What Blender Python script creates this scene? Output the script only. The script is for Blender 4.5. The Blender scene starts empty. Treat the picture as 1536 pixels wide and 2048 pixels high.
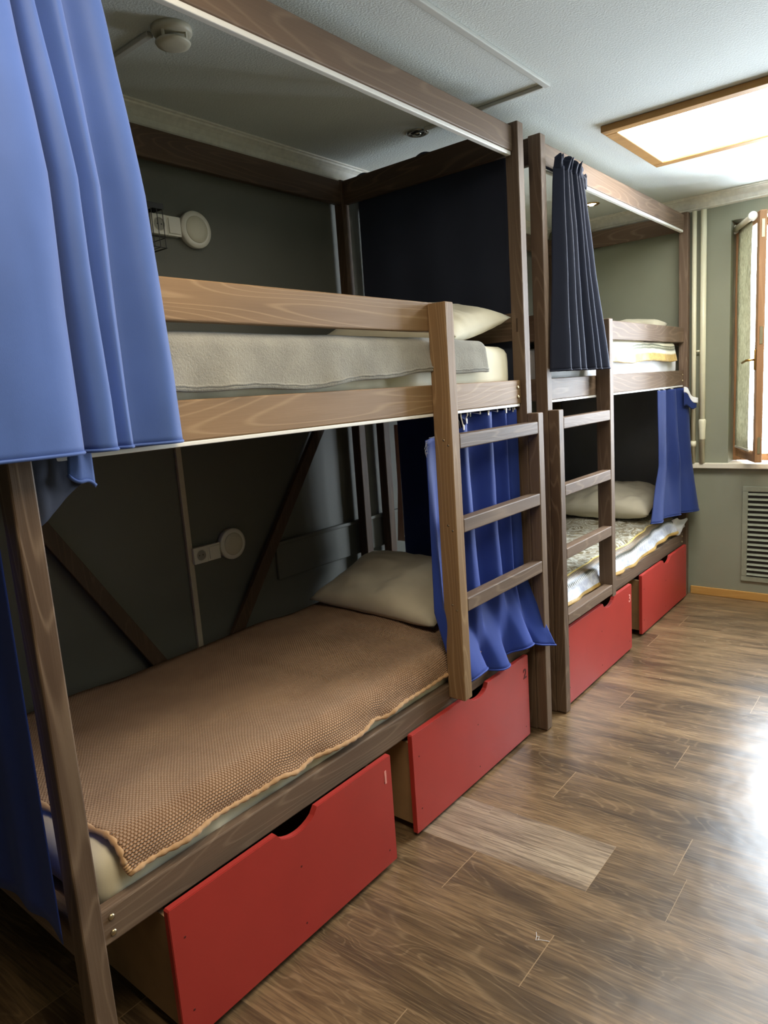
import bpy, bmesh, math, random
from mathutils import Vector, Matrix, noise, Euler

random.seed(7)
sc = bpy.context.scene
COL = sc.collection

# ------------------------------------------------------------------ camera, world, lights, exposure
cam_data = bpy.data.cameras.new('camera')
cam = bpy.data.objects.new('camera', cam_data)
COL.objects.link(cam)
YAW, PITCH, ROLL = 0.690216, 0.168331, -0.069570
F = Vector((-math.sin(YAW) * math.cos(PITCH), math.cos(YAW) * math.cos(PITCH), -math.sin(PITCH)))
R0 = F.cross(Vector((0, 0, 1))).normalized()
U0 = R0.cross(F)
R1 = math.cos(ROLL) * R0 + math.sin(ROLL) * U0
U1 = -math.sin(ROLL) * R0 + math.cos(ROLL) * U0
M = Matrix(((R1.x, U1.x, -F.x), (R1.y, U1.y, -F.y), (R1.z, U1.z, -F.z))).to_4x4()
M.translation = Vector((2.32512, -0.55333, 1.51194))
cam.matrix_world = M
cam_data.sensor_fit = 'VERTICAL'
cam_data.sensor_height = 36.0
cam_data.lens = 36.0 * 1386.905 / 2048.0
cam_data.clip_start = 0.02
sc.camera = cam

sc.view_settings.view_transform = 'Standard'
sc.view_settings.look = 'None'
sc.view_settings.gamma = 1.0
sc.view_settings.use_curve_mapping = False
sc.view_settings.exposure = 0.45
try:
    sc.cycles.use_denoising = True
    sc.cycles.max_bounces = 10
    sc.cycles.diffuse_bounces = 6
    sc.cycles.transparent_max_bounces = 12
    sc.cycles.sample_clamp_indirect = 6.0
    sc.cycles.caustics_reflective = False
    sc.cycles.caustics_refractive = False
except Exception:
    pass

world = bpy.data.worlds.new('overcast_daylight')
sc.world = world
world.use_nodes = True
wn = world.node_tree.nodes
wn['Background'].inputs[0].default_value = (0.80, 0.90, 1.0, 1)
wn['Background'].inputs[1].default_value = 26.0

PANEL_EMIT = 14.0      # ceiling light diffusers
SPOT_EMIT = 14.0      # small ceiling spot

# room extents
XL, XR = -0.03, 3.30
YN, YF = -2.10, 4.37
H = 2.60
# window opening in the far wall
WX0, WX1, WZ0, WZ1 = 1.205, 2.66, 0.915, 2.42


def portal(name, loc, rot, sx, sy):
    l = bpy.data.lights.new(name, 'AREA')
    l.shape = 'RECTANGLE'
    l.size, l.size_y = sx, sy
    l.cycles.is_portal = True
    o = bpy.data.objects.new(name, l)
    o.location = loc
    o.rotation_euler = rot
    COL.objects.link(o)


portal('window_daylight', ((WX0 + WX1) / 2, YF + 0.36, (WZ0 + WZ1) / 2), (math.radians(-90), 0, 0), WX1 - WX0 + .1, WZ1 - WZ0 + .1)


# ------------------------------------------------------------------ helpers
def link(name, me, mats, parent=None, origin=None):
    o = bpy.data.objects.new(name, me)
    if not isinstance(mats, (list, tuple)):
        mats = [mats]
    for m in mats:
        me.materials.append(m)
    if parent is not None:
        pl = Vector(parent.get('_o', (0, 0, 0)))
        me.transform(Matrix.Translation(-pl))
        o.parent = parent
        o['_o'] = tuple(pl)
    else:
        if origin is None:
            xs = [v.co.x for v in me.vertices]
            ys = [v.co.y for v in me.vertices]
            zs = [v.co.z for v in me.vertices]
            origin = ((min(xs) + max(xs)) / 2, (min(ys) + max(ys)) / 2, min(zs))
        me.transform(Matrix.Translation(-Vector(origin)))
        o.location = origin
        o['_o'] = tuple(origin)
    COL.objects.link(o)
    return o


def obj(name, bm, mats, parent=None, origin=None, smooth=False):
    me = bpy.data.meshes.new(name)
    bm.normal_update()
    bm.to_mesh(me)
    bm.free()
    if smooth:
        for p in me.polygons:
            p.use_smooth = True
    return link(name, me, mats, parent, origin)


def empty(name, loc):
    o = bpy.data.objects.new(name, None)
    o.location = loc
    o.empty_display_size = 0.05
    o['_o'] = tuple(loc)
    COL.objects.link(o)
    return o


def tag(o, label=None, cat=None, group=None, kind=None):
    if label:
        o['label'] = label
    if cat:
        o['category'] = cat
    if group:
        o['group'] = group
    if kind:
        o['kind'] = kind
    return o


def struct(name, bm, mats, smooth=False, origin=None):
    return tag(obj(name, bm, mats, None, origin, smooth), kind='structure')


def add_box(bm, x0, x1, y0, y1, z0, z1, bev=0.0, seg=2, mi=0):
    r = bmesh.ops.create_cube(bm, size=1.0)
    vs = r['verts']
    for v in vs:
        v.co = Vector((x0 + (v.co.x + .5) * (x1 - x0), y0 + (v.co.y + .5) * (y1 - y0), z0 + (v.co.z + .5) * (z1 - z0)))
    fs = set(f for v in vs for f in v.link_faces)
    for f in fs:
        f.material_index = mi
    if bev > 0:
        es = list(set(e for v in vs for e in v.link_edges))
        bmesh.ops.bevel(bm, geom=es, offset=bev, segments=seg, affect='EDGES', profile=0.5)
    return bm


def box(*a, **k):
    bm = bmesh.new()
    add_box(bm, *a, **k)
    return bm


def add_board(bm, p0, p1, w, t, up=Vector((1, 0, 0)), bev=.003):
    """a straight board from p0 to p1, w wide (across), t thick (along up)"""
    p0, p1 = Vector(p0), Vector(p1)
    d = (p1 - p0)
    L = d.length
    d.normalize()
    s = d.cross(up).normalized()
    tmp = bmesh.new()
    add_box(tmp, -w / 2, w / 2, 0, L, -t / 2, t / 2, bev=bev)
    m = Matrix(((s.x, d.x, up.x), (s.y, d.y, up.y), (s.z, d.z, up.z))).to_4x4()
    m.translation = p0
    tmp.transform(m)
    me = bpy.data.meshes.new('t')
    tmp.to_mesh(me)
    tmp.free()
    bm.from_mesh(me)
    bpy.data.meshes.remove(me)


def add_tube(bm, pts, r, seg=10, cap=True, closed=False):
    pts = [Vector(p) for p in pts]
    n = len(pts)
    rings = []
    prev = None
    for i, p in enumerate(pts):
        if closed:
            d = pts[(i + 1) % n] - pts[(i - 1) % n]
        else:
            d = pts[min(i + 1, n - 1)] - pts[max(i - 1, 0)]
        d.normalize()
        if prev is None:
            a = Vector((0, 0, 1)) if abs(d.z) < .9 else Vector((1, 0, 0))
            s = d.cross(a).normalized()
        else:
            s = (prev - d * prev.dot(d)).normalized()
        prev = s
        t = d.cross(s)
        rr = r[i] if isinstance(r, (list, tuple)) else r
        rings.append([bm.verts.new(p + (s * math.cos(k * 2 * math.pi / seg) + t * math.sin(k * 2 * math.pi / seg)) * rr) for k in range(seg)])
    m = n if closed else n - 1
    for i in range(m):
        a, b = rings[i], rings[(i + 1) % n]
        for k in range(seg):
            bm.faces.new((a[k], a[(k + 1) % seg], b[(k + 1) % seg], b[k]))
    if cap and not closed:
        bm.faces.new(rings[0][::-1])
        bm.faces.new(rings[-1])
    return bm


def tube(pts, r, seg=10, closed=False):
    return add_tube(bmesh.new(), pts, r, seg, closed=closed)


def add_lathe(bm, prof, mat, seg=40, mi=0, capped=True):
    """prof: list of (radius, height); revolved about local Z then transformed by mat"""
    rings = []
    for r, h in prof:
        rings.append([bm.verts.new(mat @ Vector((r * math.cos(k * 2 * math.pi / seg), r * math.sin(k * 2 * math.pi / seg), h))) for k in range(seg)])
    for a, b in zip(rings, rings[1:]):
        for k in range(seg):
            f = bm.faces.new((a[k], a[(k + 1) % seg], b[(k + 1) % seg], b[k]))
            f.material_index = mi
    if capped:
        f = bm.faces.new(rings[0][::-1]); f.material_index = mi
        f = bm.faces.new(rings[-1]); f.material_index = mi
    return bm


def lathe(prof, mat, seg=40):
    return add_lathe(bmesh.new(), prof, mat, seg)


def place(loc, rot=(0, 0, 0)):
    m = Euler(rot).to_matrix().to_4x4()
    m.translation = Vector(loc)
    return m


def catmull(pts, per):
    P = [Vector(p) for p in pts]
    P = [2 * P[0] - P[1]] + P + [2 * P[-1] - P[-2]]
    out = []
    for i in range(1, len(P) - 2):
        for k in range(per):
            t = k / per
            a, b, c, d = P[i - 1], P[i], P[i + 1], P[i + 2]
            out.append(0.5 * ((2 * b) + (c - a) * t + (2 * a - 5 * b + 4 * c - d) * t * t + (3 * b - a - 3 * c + d) * t ** 3))
    out.append(P[-2])
    return out


def grid_mesh(rows, uvs=None):
    """rows: list of equal-length lists of points -> bmesh sheet with metric uv"""
    bm = bmesh.new()
    uvl = bm.loops.layers.uv.new('uv')
    V = [[bm.verts.new(p) for p in r] for r in rows]
    if uvs is None:
        uvs = []
        for j, r in enumerate(rows):
            u = 0
            line = []
            for i, p in enumerate(r):
                if i:
                    u += (Vector(p) - Vector(r[i - 1])).length
                line.append((u, 0))
            uvs.append(line)
        for i in range(len(rows[0])):
            v = 0
            for j in range(len(rows)):
                if j:
                    v += (Vector(rows[j][i]) - Vector(rows[j - 1][i])).length
                uvs[j][i] = (uvs[len(rows) // 2][i][0], v)
    for j in range(len(rows) - 1):
        for i in range(len(rows[0]) - 1):
            f = bm.faces.new((V[j][i], V[j][i + 1], V[j + 1][i + 1], V[j + 1][i]))
            f.smooth = True
            for l, (jj, ii) in zip(f.loops, ((j, i), (j, i + 1), (j + 1, i + 1), (j + 1, i))):
                l[uvl].uv = uvs[jj][ii]
    return bm


def solid(o, t, off=0.0):
    m = o.modifiers.new('thickness', 'SOLIDIFY')
    m.thickness = t
    m.offset = off
    return o


def nz(x, y=0.0, z=0.0):
    return noise.noise(Vector((x, y, z)))


# ------------------------------------------------------------------ materials
class NT:
    def __init__(s, name):
        s.m = bpy.data.materials.new(name)
        s.m.use_nodes = True
        s.t = s.m.node_tree
        s.b = s.t.nodes['Principled BSDF']

    def n(s, typ, **k):
        nd = s.t.nodes.new(typ)
        for a, v in k.items():
            setattr(nd, a, v)
        return nd

    def l(s, a, b):
        s.t.links.new(a, b)

    def val(s, inp, v):
        if hasattr(v, 'is_linked') or hasattr(v, 'links'):
            s.l(v, inp)
        else:
            inp.default_value = v

    def math(s, op, a, b=0.0, c=None):
        nd = s.n('ShaderNodeMath', operation=op)
        s.val(nd.inputs[0], a)
        s.val(nd.inputs[1], b)
        if c is not None:
            s.val(nd.inputs[2], c)
        return nd.outputs[0]

    def ramp(s, fac, stops, interp='LINEAR'):
        nd = s.n('ShaderNodeValToRGB')
        nd.color_ramp.interpolation = interp
        e = nd.color_ramp.elements
        while len(e) > 1:
            e.remove(e[-1])
        e[0].position = stops[0][0]
        e[0].color = (*stops[0][1], 1)
        for p, c in stops[1:]:
            q = e.new(p)
            q.color = (*c, 1)
        s.l(fac, nd.inputs[0])
        return nd.outputs[0]

    def mix(s, fac, a, b, mode='MIX'):
        nd = s.n('ShaderNodeMix', data_type='RGBA', blend_type=mode)
        s.val(nd.inputs[0], fac)
        for i, v in ((6, a), (7, b)):
            if isinstance(v, tuple):
                nd.inputs[i].default_value = (*v, 1) if len(v) == 3 else v
            else:
                s.l(v, nd.inputs[i])
        return nd.outputs[2]

    def noise(s, vec, scale, detail=3, rough=.5, dist=0.0):
        nd = s.n('ShaderNodeTexNoise')
        nd.inputs['Scale'].default_value = scale
        nd.inputs['Detail'].default_value = detail
        nd.inputs['Roughness'].default_value = rough
        nd.inputs['Distortion'].default_value = dist
        if vec is not None:
            s.l(vec, nd.inputs['Vector'])
        return nd.outputs[0]

    def coords(s, scale=(1, 1, 1), kind='Object', rnd=0.0):
        tc = s.n('ShaderNodeTexCoord')
        src = tc.outputs[kind]
        if rnd:
            oi = s.n('ShaderNodeObjectInfo')
            va = s.n('ShaderNodeVectorMath', operation='ADD')
            s.l(src, va.inputs[0])
            cx = s.n('ShaderNodeCombineXYZ')
            r = s.math('MULTIPLY', oi.outputs['Random'], rnd)
            for i in range(3):
                s.l(r, cx.inputs[i])
            s.l(cx.outputs[0], va.inputs[1])
            src = va.outputs[0]
        mp = s.n('ShaderNodeMapping')
        mp.inputs['Scale'].default_value = scale
        s.l(src, mp.inputs['Vector'])
        return mp.outputs[0]

    def bump(s, h, strength=.3, dist=.001):
        b = s.n('ShaderNodeBump')
        b.inputs['Strength'].default_value = strength
        b.inputs['Distance'].default_value = dist
        s.l(h, b.inputs['Height'])
        s.l(b.outputs[0], s.b.inputs['Normal'])

    def col(s, c):
        if isinstance(c, tuple):
            s.b.inputs['Base Color'].default_value = (*c, 1)
        else:
            s.l(c, s.b.inputs['Base Color'])

    def p(s, **k):
        for a, v in k.items():
            s.val(s.b.inputs[a.replace('_', ' ')], v)


def srgb(r, g, b):
    f = lambda c: (c / 255 / 12.92) if c / 255 <= .04045 else ((c / 255 + .055) / 1.055) ** 2.4
    return (f(r), f(g), f(b))


def plain(name, c, rough=.6, metal=0.0, noise_amt=.08, scale=40, bump=0.0, spec=.5):
    t = NT(name)
    co = t.coords()
    n = t.noise(co, scale, 4)
    d = tuple(max(0, q * (1 - noise_amt)) for q in c)
    u = tuple(min(1, q * (1 + noise_amt)) for q in c)
    t.col(t.ramp(n, [(.3, d), (.7, u)]))
    t.p(Roughness=rough, Metallic=metal, Specular_IOR_Level=spec)
    if bump:
        t.bump(n, bump, .001)
    return t.m


def wood(name, axis, base, line, dark, rough=.42, ringf=26, seed=9.0):
    """stained pine; grain runs along axis"""
    t = NT(name)
    sc_ = {'x': (.55, 5.5, 5.5), 'y': (5.5, .55, 5.5), 'z': (5.5, 5.5, .55)}[axis]
    fi = {'x': (6, 260, 260), 'y': (260, 6, 260), 'z': (260, 260, 6)}[axis]
    co = t.coords(sc_, rnd=seed)
    cf = t.coords(fi, rnd=seed)
    ring = t.noise(co, 1.0, 2, .45, .25)
    s = t.math('SINE', t.math('MULTIPLY', ring, ringf * 6.0))
    lines = t.math('POWER', t.math('MAXIMUM', s, 0.0), 5.0)
    fine = t.noise(cf, 1.0, 3)
    blot = t.noise(co, .9, 3, .6)
    c1 = t.ramp(blot, [(.28, dark), (.5, base), (.78, tuple(min(1, q * 1.25) for q in base))])
    c2 = t.mix(t.math('MULTIPLY', lines, .38), c1, line)
    c3 = t.mix(t.math('MULTIPLY', fine, .35), c2, dark)
    # knots
    kn = {'x': (3.2, 9, 9), 'y': (9, 3.2, 9), 'z': (9, 9, 3.2)}[axis]
    vor = t.n('ShaderNodeTexVoronoi')
    vor.inputs['Scale'].default_value = .55
    t.l(t.coords(kn, rnd=seed), vor.inputs['Vector'])
    k = t.ramp(vor.outputs['Distance'], [(.05, (1, 1, 1)), (.12, (0, 0, 0))])
    c4 = t.mix(t.math('MULTIPLY', k, .55), c3, tuple(q * .5 for q in dark))
    t.col(c4)
    t.p(Roughness=t.math('ADD', t.math('MULTIPLY', fine, .18), rough + .05), Specular_IOR_Level=.32)
    t.bump(t.math('ADD', fine, t.math('MULTIPLY', lines, .6)), .22, .0012)
    return t.m


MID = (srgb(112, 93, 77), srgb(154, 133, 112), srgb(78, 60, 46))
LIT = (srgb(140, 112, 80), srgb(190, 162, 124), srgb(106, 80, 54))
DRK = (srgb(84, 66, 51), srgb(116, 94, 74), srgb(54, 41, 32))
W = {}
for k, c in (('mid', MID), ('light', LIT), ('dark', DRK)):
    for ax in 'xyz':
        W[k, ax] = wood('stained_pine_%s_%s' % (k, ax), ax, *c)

# painted wall
def wall_mat(name, c):
    t = NT(name)
    co = t.coords()
    n1 = t.noise(co, 3.0, 3)
    n2 = t.noise(co, 220, 4, .6)
    t.col(t.ramp(n1, [(.3, tuple(q * .95 for q in c)), (.7, tuple(q * 1.05 for q in c))]))
    t.p(Roughness=.55, Specular_IOR_Level=.35)
    t.bump(n2, .35, .0015)
    return t.m


M_wall = wall_mat('wall_paint_shaded', srgb(104, 105, 98))  # grey-green wall paint, darkened in colour for the shadow on the left wall
M_wall2 = wall_mat('wall_paint_lit', srgb(138, 140, 122))  # same wall paint, lightened in colour for the strong light at the far end
M_vent = plain('grey_green_gloss_paint', srgb(140, 143, 125), .4)


def ceil_mat():
    t = NT('textured_white_ceiling')
    co = t.coords()
    n2 = t.noise(co, 130, 3, .6)
    n1 = t.noise(co, 1.3, 2)
    t.col(t.ramp(n1, [(.3, srgb(214, 221, 220)), (.7, srgb(223, 229, 227))]))
    t.p(Roughness=.8, Specular_IOR_Level=.2)
    t.bump(n2, .55, .004)
    return t.m


M_ceil = ceil_mat()
M_cornice = plain('white_cornice', srgb(228, 226, 216), .6)


def floor_mat():
    t = NT('vinyl_plank_floor')

    def uv(n):
        u = t.n('ShaderNodeUVMap')
        u.uv_map = n
        sp = t.n('ShaderNodeSeparateXYZ')
        t.l(u.outputs[0], sp.inputs[0])
        return sp.outputs[0], sp.outputs[1]
    u, v = uv('g')
    rnd, tone = uv('r')
    q, qv = uv('q')

    def vec(a, b, fu, fv, off):
        c = t.n('ShaderNodeCombineXYZ')
        t.l(t.math('MULTIPLY', a, fu), c.inputs[0])
        t.l(t.math('MULTIPLY', b, fv), c.inputs[1])
        t.l(t.math('MULTIPLY', rnd, off), c.inputs[2])
        return c.outputs[0]
    blob = t.noise(vec(u, v, 1.7, 8.5, 91), 1.0, 2, .5, .6)
    streak = t.noise(vec(u, v, 1.1, 7.0, 37), 1.0, 4, .6, .3)
    fine = t.noise(vec(u, v, 7, 150, 17), 1.0, 4, .65)
    rings = t.math('SINE', t.math('MULTIPLY', blob, 95.0))
    rl = t.math('POWER', t.math('MAXIMUM', rings, 0.0), 4.0)
    base = t.ramp(streak, [(.32, srgb(64, 51, 38)), (.44, srgb(92, 74, 52)), (.57, srgb(126, 102, 73)), (.75, srgb(148, 122, 88))])
    pale = t.ramp(streak, [(.28, srgb(112, 95, 78)), (.45, srgb(152, 134, 113)), (.7, srgb(178, 160, 136))])
    c = t.mix(tone, base, pale)
    c = t.mix(t.math('MULTIPLY', rl, .30), c, t.mix(.5, c, srgb(196, 168, 130)))
    dk = t.math('MULTIPLY', t.math('SUBTRACT', 1.0, t.ramp(fine, [(.38, (0, 0, 0)), (.56, (1, 1, 1))])), .55)
    c = t.mix(dk, c, srgb(58, 45, 36))
    ev = t.math('MINIMUM', qv, t.math('SUBTRACT', 1.0, qv))
    eu = t.math('MINIMUM', q, t.math('SUBTRACT', 1.0, q))
    l1 = t.math('LESS_THAN', eu, .0011)
    l2 = t.math('LESS_THAN', ev, .005)
    c = t.mix(t.math('MULTIPLY', l1, .6), c, srgb(176, 150, 116))
    c = t.mix(t.math('MULTIPLY', l2, .28), c, srgb(150, 126, 96))
    t.col(c)
    t.p(Roughness=t.math('ADD', t.math('MULTIPLY', fine, .12), .24), Specular_IOR_Level=.5)
    tc = t.coords((1, 1, 1))
    und = t.noise(tc, 7.0, 2)
    hh = t.math('ADD', t.math('MULTIPLY', fine, .05), t.math('MULTIPLY', und, 1.0))
    t.bump(hh, .20, .012)
    return t.m


M_floor = floor_mat()


def fabric(name, c, rough=.8, weave=900, sheen=.3, tint=(.6, .7, 1), bumpd=.0006, soft=.1):
    t = NT(name)
    co = t.coords()
    n = t.noise(co, 5, 3)
    t.col(t.ramp(n, [(.25, tuple(q * (1 - soft) for q in c)), (.75, tuple(min(1, q * (1 + soft)) for q in c))]))
    t.p(Roughness=rough, Sheen_Weight=sheen, Specular_IOR_Level=.25)
    t.b.inputs['Sheen Tint'].default_value = (*tint, 1)
    n2 = t.noise(t.coords((1, 1, 1)), weave, 2)
    t.bump(n2, .3, bumpd)
    return t.m


M_blue = fabric('bright_blue_satin_curtain', srgb(70, 97, 163), .58, sheen=.35)
M_blue2 = fabric('royal_blue_curtain', srgb(36, 60, 142), .62, sheen=.15)
M_blue3 = fabric('deep_blue_curtain', srgb(24, 42, 98), .62, sheen=.1)
M_navy = fabric('navy_curtain', srgb(36, 42, 62), .68, sheen=.18, tint=(.55, .65, .95))
M_navyp = fabric('navy_panel_cloth', srgb(44, 49, 64), .8, sheen=.05)
M_slate = fabric('slate_cloth', srgb(112, 116, 122), .8, sheen=.05)
M_sheet = fabric('cream_sheet', srgb(226, 220, 196), .75, sheen=.1, tint=(1, 1, 1))
M_pillow = fabric('cream_pillow_cotton', srgb(216, 210, 188), .8, sheen=.1, tint=(1, 1, 1))
M_white = fabric('white_sheet', srgb(226, 228, 232), .75, sheen=.1, tint=(1, 1, 1))
M_lining = fabric('pale_lining', srgb(196, 160, 140), .8, sheen=0)


def fleece():
    t = NT('grey_fleece')
    co = t.coords()
    n1 = t.noise(co, 9, 3)
    n2 = t.noise(co, 160, 5, .7, .6)
    c = t.mix(t.math('MULTIPLY', n2, .5), t.ramp(n1, [(.3, srgb(140, 138, 128)), (.7, srgb(172, 170, 158))]), srgb(112, 112, 108))
    t.col(c)
    t.p(Roughness=.95, Sheen_Weight=.5, Specular_IOR_Level=.1)
    t.bump(n2, .8, .006)
    return t.m


M_fleece = fleece()


def knit():
    t = NT('brown_waffle_knit')
    u_ = t.n('ShaderNodeUVMap')
    u_.uv_map = 'uv'
    sp = t.n('ShaderNodeSeparateXYZ')
    t.l(u_.outputs[0], sp.inputs[0])
    a = t.math('MULTIPLY', sp.outputs[0], 2 * math.pi / .0095)
    b = t.math('MULTIPLY', sp.outputs[1], 2 * math.pi / .0068)
    row = t.math('MULTIPLY', t.math('GREATER_THAN', t.math('SINE', t.math('MULTIPLY', b, .5)), 0.0), math.pi)
    s = t.math('MULTIPLY', t.math('SINE', t.math('ADD', a, row)), 1.0)
    w = t.math('SINE', b)
    h = t.math('ADD', t.math('MULTIPLY', s, .5), t.math('MULTIPLY', w, .5))
    h01 = t.math('ADD', t.math('MULTIPLY', h, .5), .5)
    co = t.coords()
    n1 = t.noise(co, 6, 3)
    base = t.ramp(n1, [(.3, srgb(164, 126, 95)), (.7, srgb(192, 152, 117))])
    c = t.mix(t.math('MULTIPLY', t.math('SUBTRACT', 1.0, h01), .36), base, srgb(96, 66, 48))
    t.col(c)
    t.p(Roughness=.85, Sheen_Weight=.35, Specular_IOR_Level=.15)
    t.b.inputs['Sheen Tint'].default_value = (1, .85, .7, 1)
    t.bump(h, .9, .004)
    return t.m


M_knit = knit()
M_rope = fabric('tan_rope_edging', srgb(186, 148, 108), .85, sheen=.3, tint=(1, .9, .8), weave=300)


def quilt(name, hem_kind):
    """satin quilt; uv.v = distance up from the hem (m), uv.u = length"""
    t = NT(name)
    u_ = t.n('ShaderNodeUVMap')
    u_.uv_map = 'uv'
    sp = t.n('ShaderNodeSeparateXYZ')
    t.l(u_.outputs[0], sp.inputs[0])
    u, v = sp.outputs[0], sp.outputs[1]
    sw = t.noise(u_.outputs[0], 7, 4, .55, 2.6)
    satin = t.ramp(sw, [(.30, srgb(80, 68, 42)), (.40, srgb(130, 116, 80)), (.49, srgb(216, 218, 208)), (.55, srgb(112, 98, 66)), (.60, srgb(168, 156, 122)), (.68, srgb(224, 230, 230))])
    lav = t.ramp(t.noise(u_.outputs[0], 22, 5, .6, 1.5), [(.3, srgb(176, 182, 206)), (.6, srgb(224, 228, 238))])
    olive = srgb(56, 54, 36)
    gold = t.ramp(t.noise(u_.outputs[0], 26, 4, .6, 1.8), [(.3, srgb(168, 132, 62)), (.65, srgb(206, 172, 96))])

    def tri(x, per):
        f = t.math('FRACT', t.math('DIVIDE', x, per))
        return t.math('ABSOLUTE', t.math('SUBTRACT', t.math('MULTIPLY', f, 2.0), 1.0))

    def band(a, b):
        return t.math('MULTIPLY', t.math('GREATER_THAN', v, a), t.math('LESS_THAN', v, b))
    if hem_kind == 'low':
        c = satin
        c = t.mix(t.math('LESS_THAN', v, .125), c, olive)
        # lattice of crosses
        vv = t.math('DIVIDE', t.math('SUBTRACT', v, .095), .028)
        tr = tri(u, .03)
        x1 = t.math('LESS_THAN', t.math('ABSOLUTE', t.math('SUBTRACT', tr, vv)), .13)
        x2 = t.math('LESS_THAN', t.math('ABSOLUTE', t.math('SUBTRACT', t.math('SUBTRACT', 1.0, tr), vv)), .13)
        cr = t.math('MULTIPLY', t.math('MAXIMUM', x1, x2), band(.095, .123))
        c = t.mix(cr, c, srgb(156, 128, 92))
        c = t.mix(band(.123, .130), c, srgb(224, 198, 112))
        zz = t.math('ADD', .070, t.math('MULTIPLY', tri(u, .017), .018))
        c = t.mix(t.math('LESS_THAN', v, zz), c, srgb(236, 238, 240))
        c = t.mix(t.math('LESS_THAN', v, t.math('SUBTRACT', zz, .009)), c, lav)
        c = t.mix(t.math('LESS_THAN', v, .013), c, gold)
    else:
        c = t.mix(t.math('LESS_THAN', v, .5), satin, srgb(212, 206, 180))
        c = t.mix(t.math('LESS_THAN', v, .096), c, srgb(88, 92, 72))
        ds = t.math('MULTIPLY', t.math('LESS_THAN', tri(u, .02), .5), band(.080, .088))
        c = t.mix(ds, c, srgb(196, 192, 168))
        zz = t.math('ADD', .062, t.math('MULTIPLY', tri(u, .015), .012))
        c = t.mix(t.math('LESS_THAN', v, zz), c, srgb(232, 230, 214))
        z2 = t.math('ADD', .042, t.math('MULTIPLY', tri(u, .015), .010))
        c = t.mix(t.math('LESS_THAN', v, z2), c, gold)
    t.col(c)
    t.p(Roughness=.38, Sheen_Weight=.15, Specular_IOR_Level=.5)
    t.bump(sw, .5, .006)
    return t.m


M_quilt_low = quilt('patterned_satin_quilt', 'low')
M_quilt_up = quilt('gold_band_quilt', 'up')

M_red = plain('red_painted_board', srgb(170, 52, 46), .42, noise_amt=.05, scale=6, bump=.05)
M_mdf = plain('raw_plywood', srgb(150, 120, 84), .7, noise_amt=.12, scale=14)
M_track = plain('white_plastic_track', srgb(236, 236, 232), .35, noise_amt=.01)
M_plastic = plain('white_plastic', srgb(222, 220, 210), .35, noise_amt=.02)
M_plastic_dim = plain('aged_white_plastic', srgb(206, 202, 184), .45, noise_amt=.02)
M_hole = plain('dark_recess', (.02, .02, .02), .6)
M_metal = plain('zinc_bolt', srgb(190, 176, 146), .35, 1.0, .05)
M_brass = plain('brass', srgb(190, 150, 80), .3, 1.0, .05)
M_black = plain('black_wire', (.02, .02, .022), .45)
M_pipe = plain('cream_pipe_paint', srgb(224, 220, 192), .35, noise_amt=.02)
M_sill = plain('white_sill', srgb(226, 220, 200), .35, noise_amt=.03)
M_skirt = wood('yellow_oak_skirting', 'x', srgb(186, 142, 78), srgb(206, 164, 98), srgb(160, 116, 58), .4, 12)
M_lampwood = wood('orange_oak_frame', 'x', srgb(176, 134, 78), srgb(196, 154, 96), srgb(146, 104, 56), .4, 12)
M_frame = wood('varnished_window_wood', 'z', srgb(158, 118, 82), srgb(184, 144, 104), srgb(128, 90, 58), .4, 12)
M_duct = plain('cream_cable_duct', srgb(190, 180, 160), .5, noise_amt=.03)
M_ductw = plain('white_cable_duct', srgb(206, 208, 204), .5, noise_amt=.02)
M_chrome = plain('brushed_steel', srgb(170, 168, 160), .25, 1.0, .05)
M_numpale = plain('carved_pale_number', srgb(226, 150, 140), .6)
M_numdark = plain('carved_dark_number', srgb(84, 14, 14), .6)


def emit(name, c, s):
    t = NT(name)
    t.col(c)
    t.b.inputs['Emission Color'].default_value = (*c, 1)
    t.b.inputs['Emission Strength'].default_value = s
    co = t.coords()
    t.l(t.ramp(t.noise(co, 4, 2), [(.3, tuple(q * .96 for q in c)), (.7, c)]), t.b.inputs['Base Color'])
    return t.m


M_panel = emit('lit_diffuser', (1.0, .96, .88), PANEL_EMIT)
M_panel_warm = emit('warm_lit_diffuser', (1.0, .84, .62), PANEL_EMIT * .7)
M_bulb = emit('lit_spot_bulb', (1.0, .9, .7), SPOT_EMIT)


def blind_mat():
    t = NT('patterned_blind_cloth')
    co = t.coords((60, 60, 26))
    n = t.noise(co, 1.0, 3, .6, 1.2)
    c = t.ramp(n, [(.42, srgb(176, 174, 150)), (.58, srgb(206, 204, 184))])
    t.col(c)
    t.p(Roughness=.8)
    tr = t.n('ShaderNodeBsdfTranslucent')
    t.l(c, tr.inputs[0])
    mx = t.n('ShaderNodeMixShader')
    mx.inputs[0].default_value = .32
    t.l(t.b.outputs[0], mx.inputs[1])
    t.l(tr.outputs[0], mx.inputs[2])
    t.l(mx.outputs[0], t.t.nodes['Material Output'].inputs[0])
    return t.m


M_blind = blind_mat()


def glass_mat():
    t = NT('window_glass')
    tp = t.n('ShaderNodeBsdfTransparent')
    gl = t.n('ShaderNodeBsdfGlossy')
    gl.inputs['Roughness'].default_value = .02
    fr = t.n('ShaderNodeFresnel')
    fr.inputs[0].default_value = 1.45
    mx = t.n('ShaderNodeMixShader')
    ge = t.n('ShaderNodeNewGeometry')
    t.l(t.math('MULTIPLY', fr.outputs[0], t.math('SUBTRACT', 1.0, ge.outputs['Backfacing'])), mx.inputs[0])
    t.l(tp.outputs[0], mx.inputs[1])
    t.l(gl.outputs[0], mx.inputs[2])
    t.l(mx.outputs[0], t.t.nodes['Material Output'].inputs[0])
    return t.m


M_glass = glass_mat()

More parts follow.
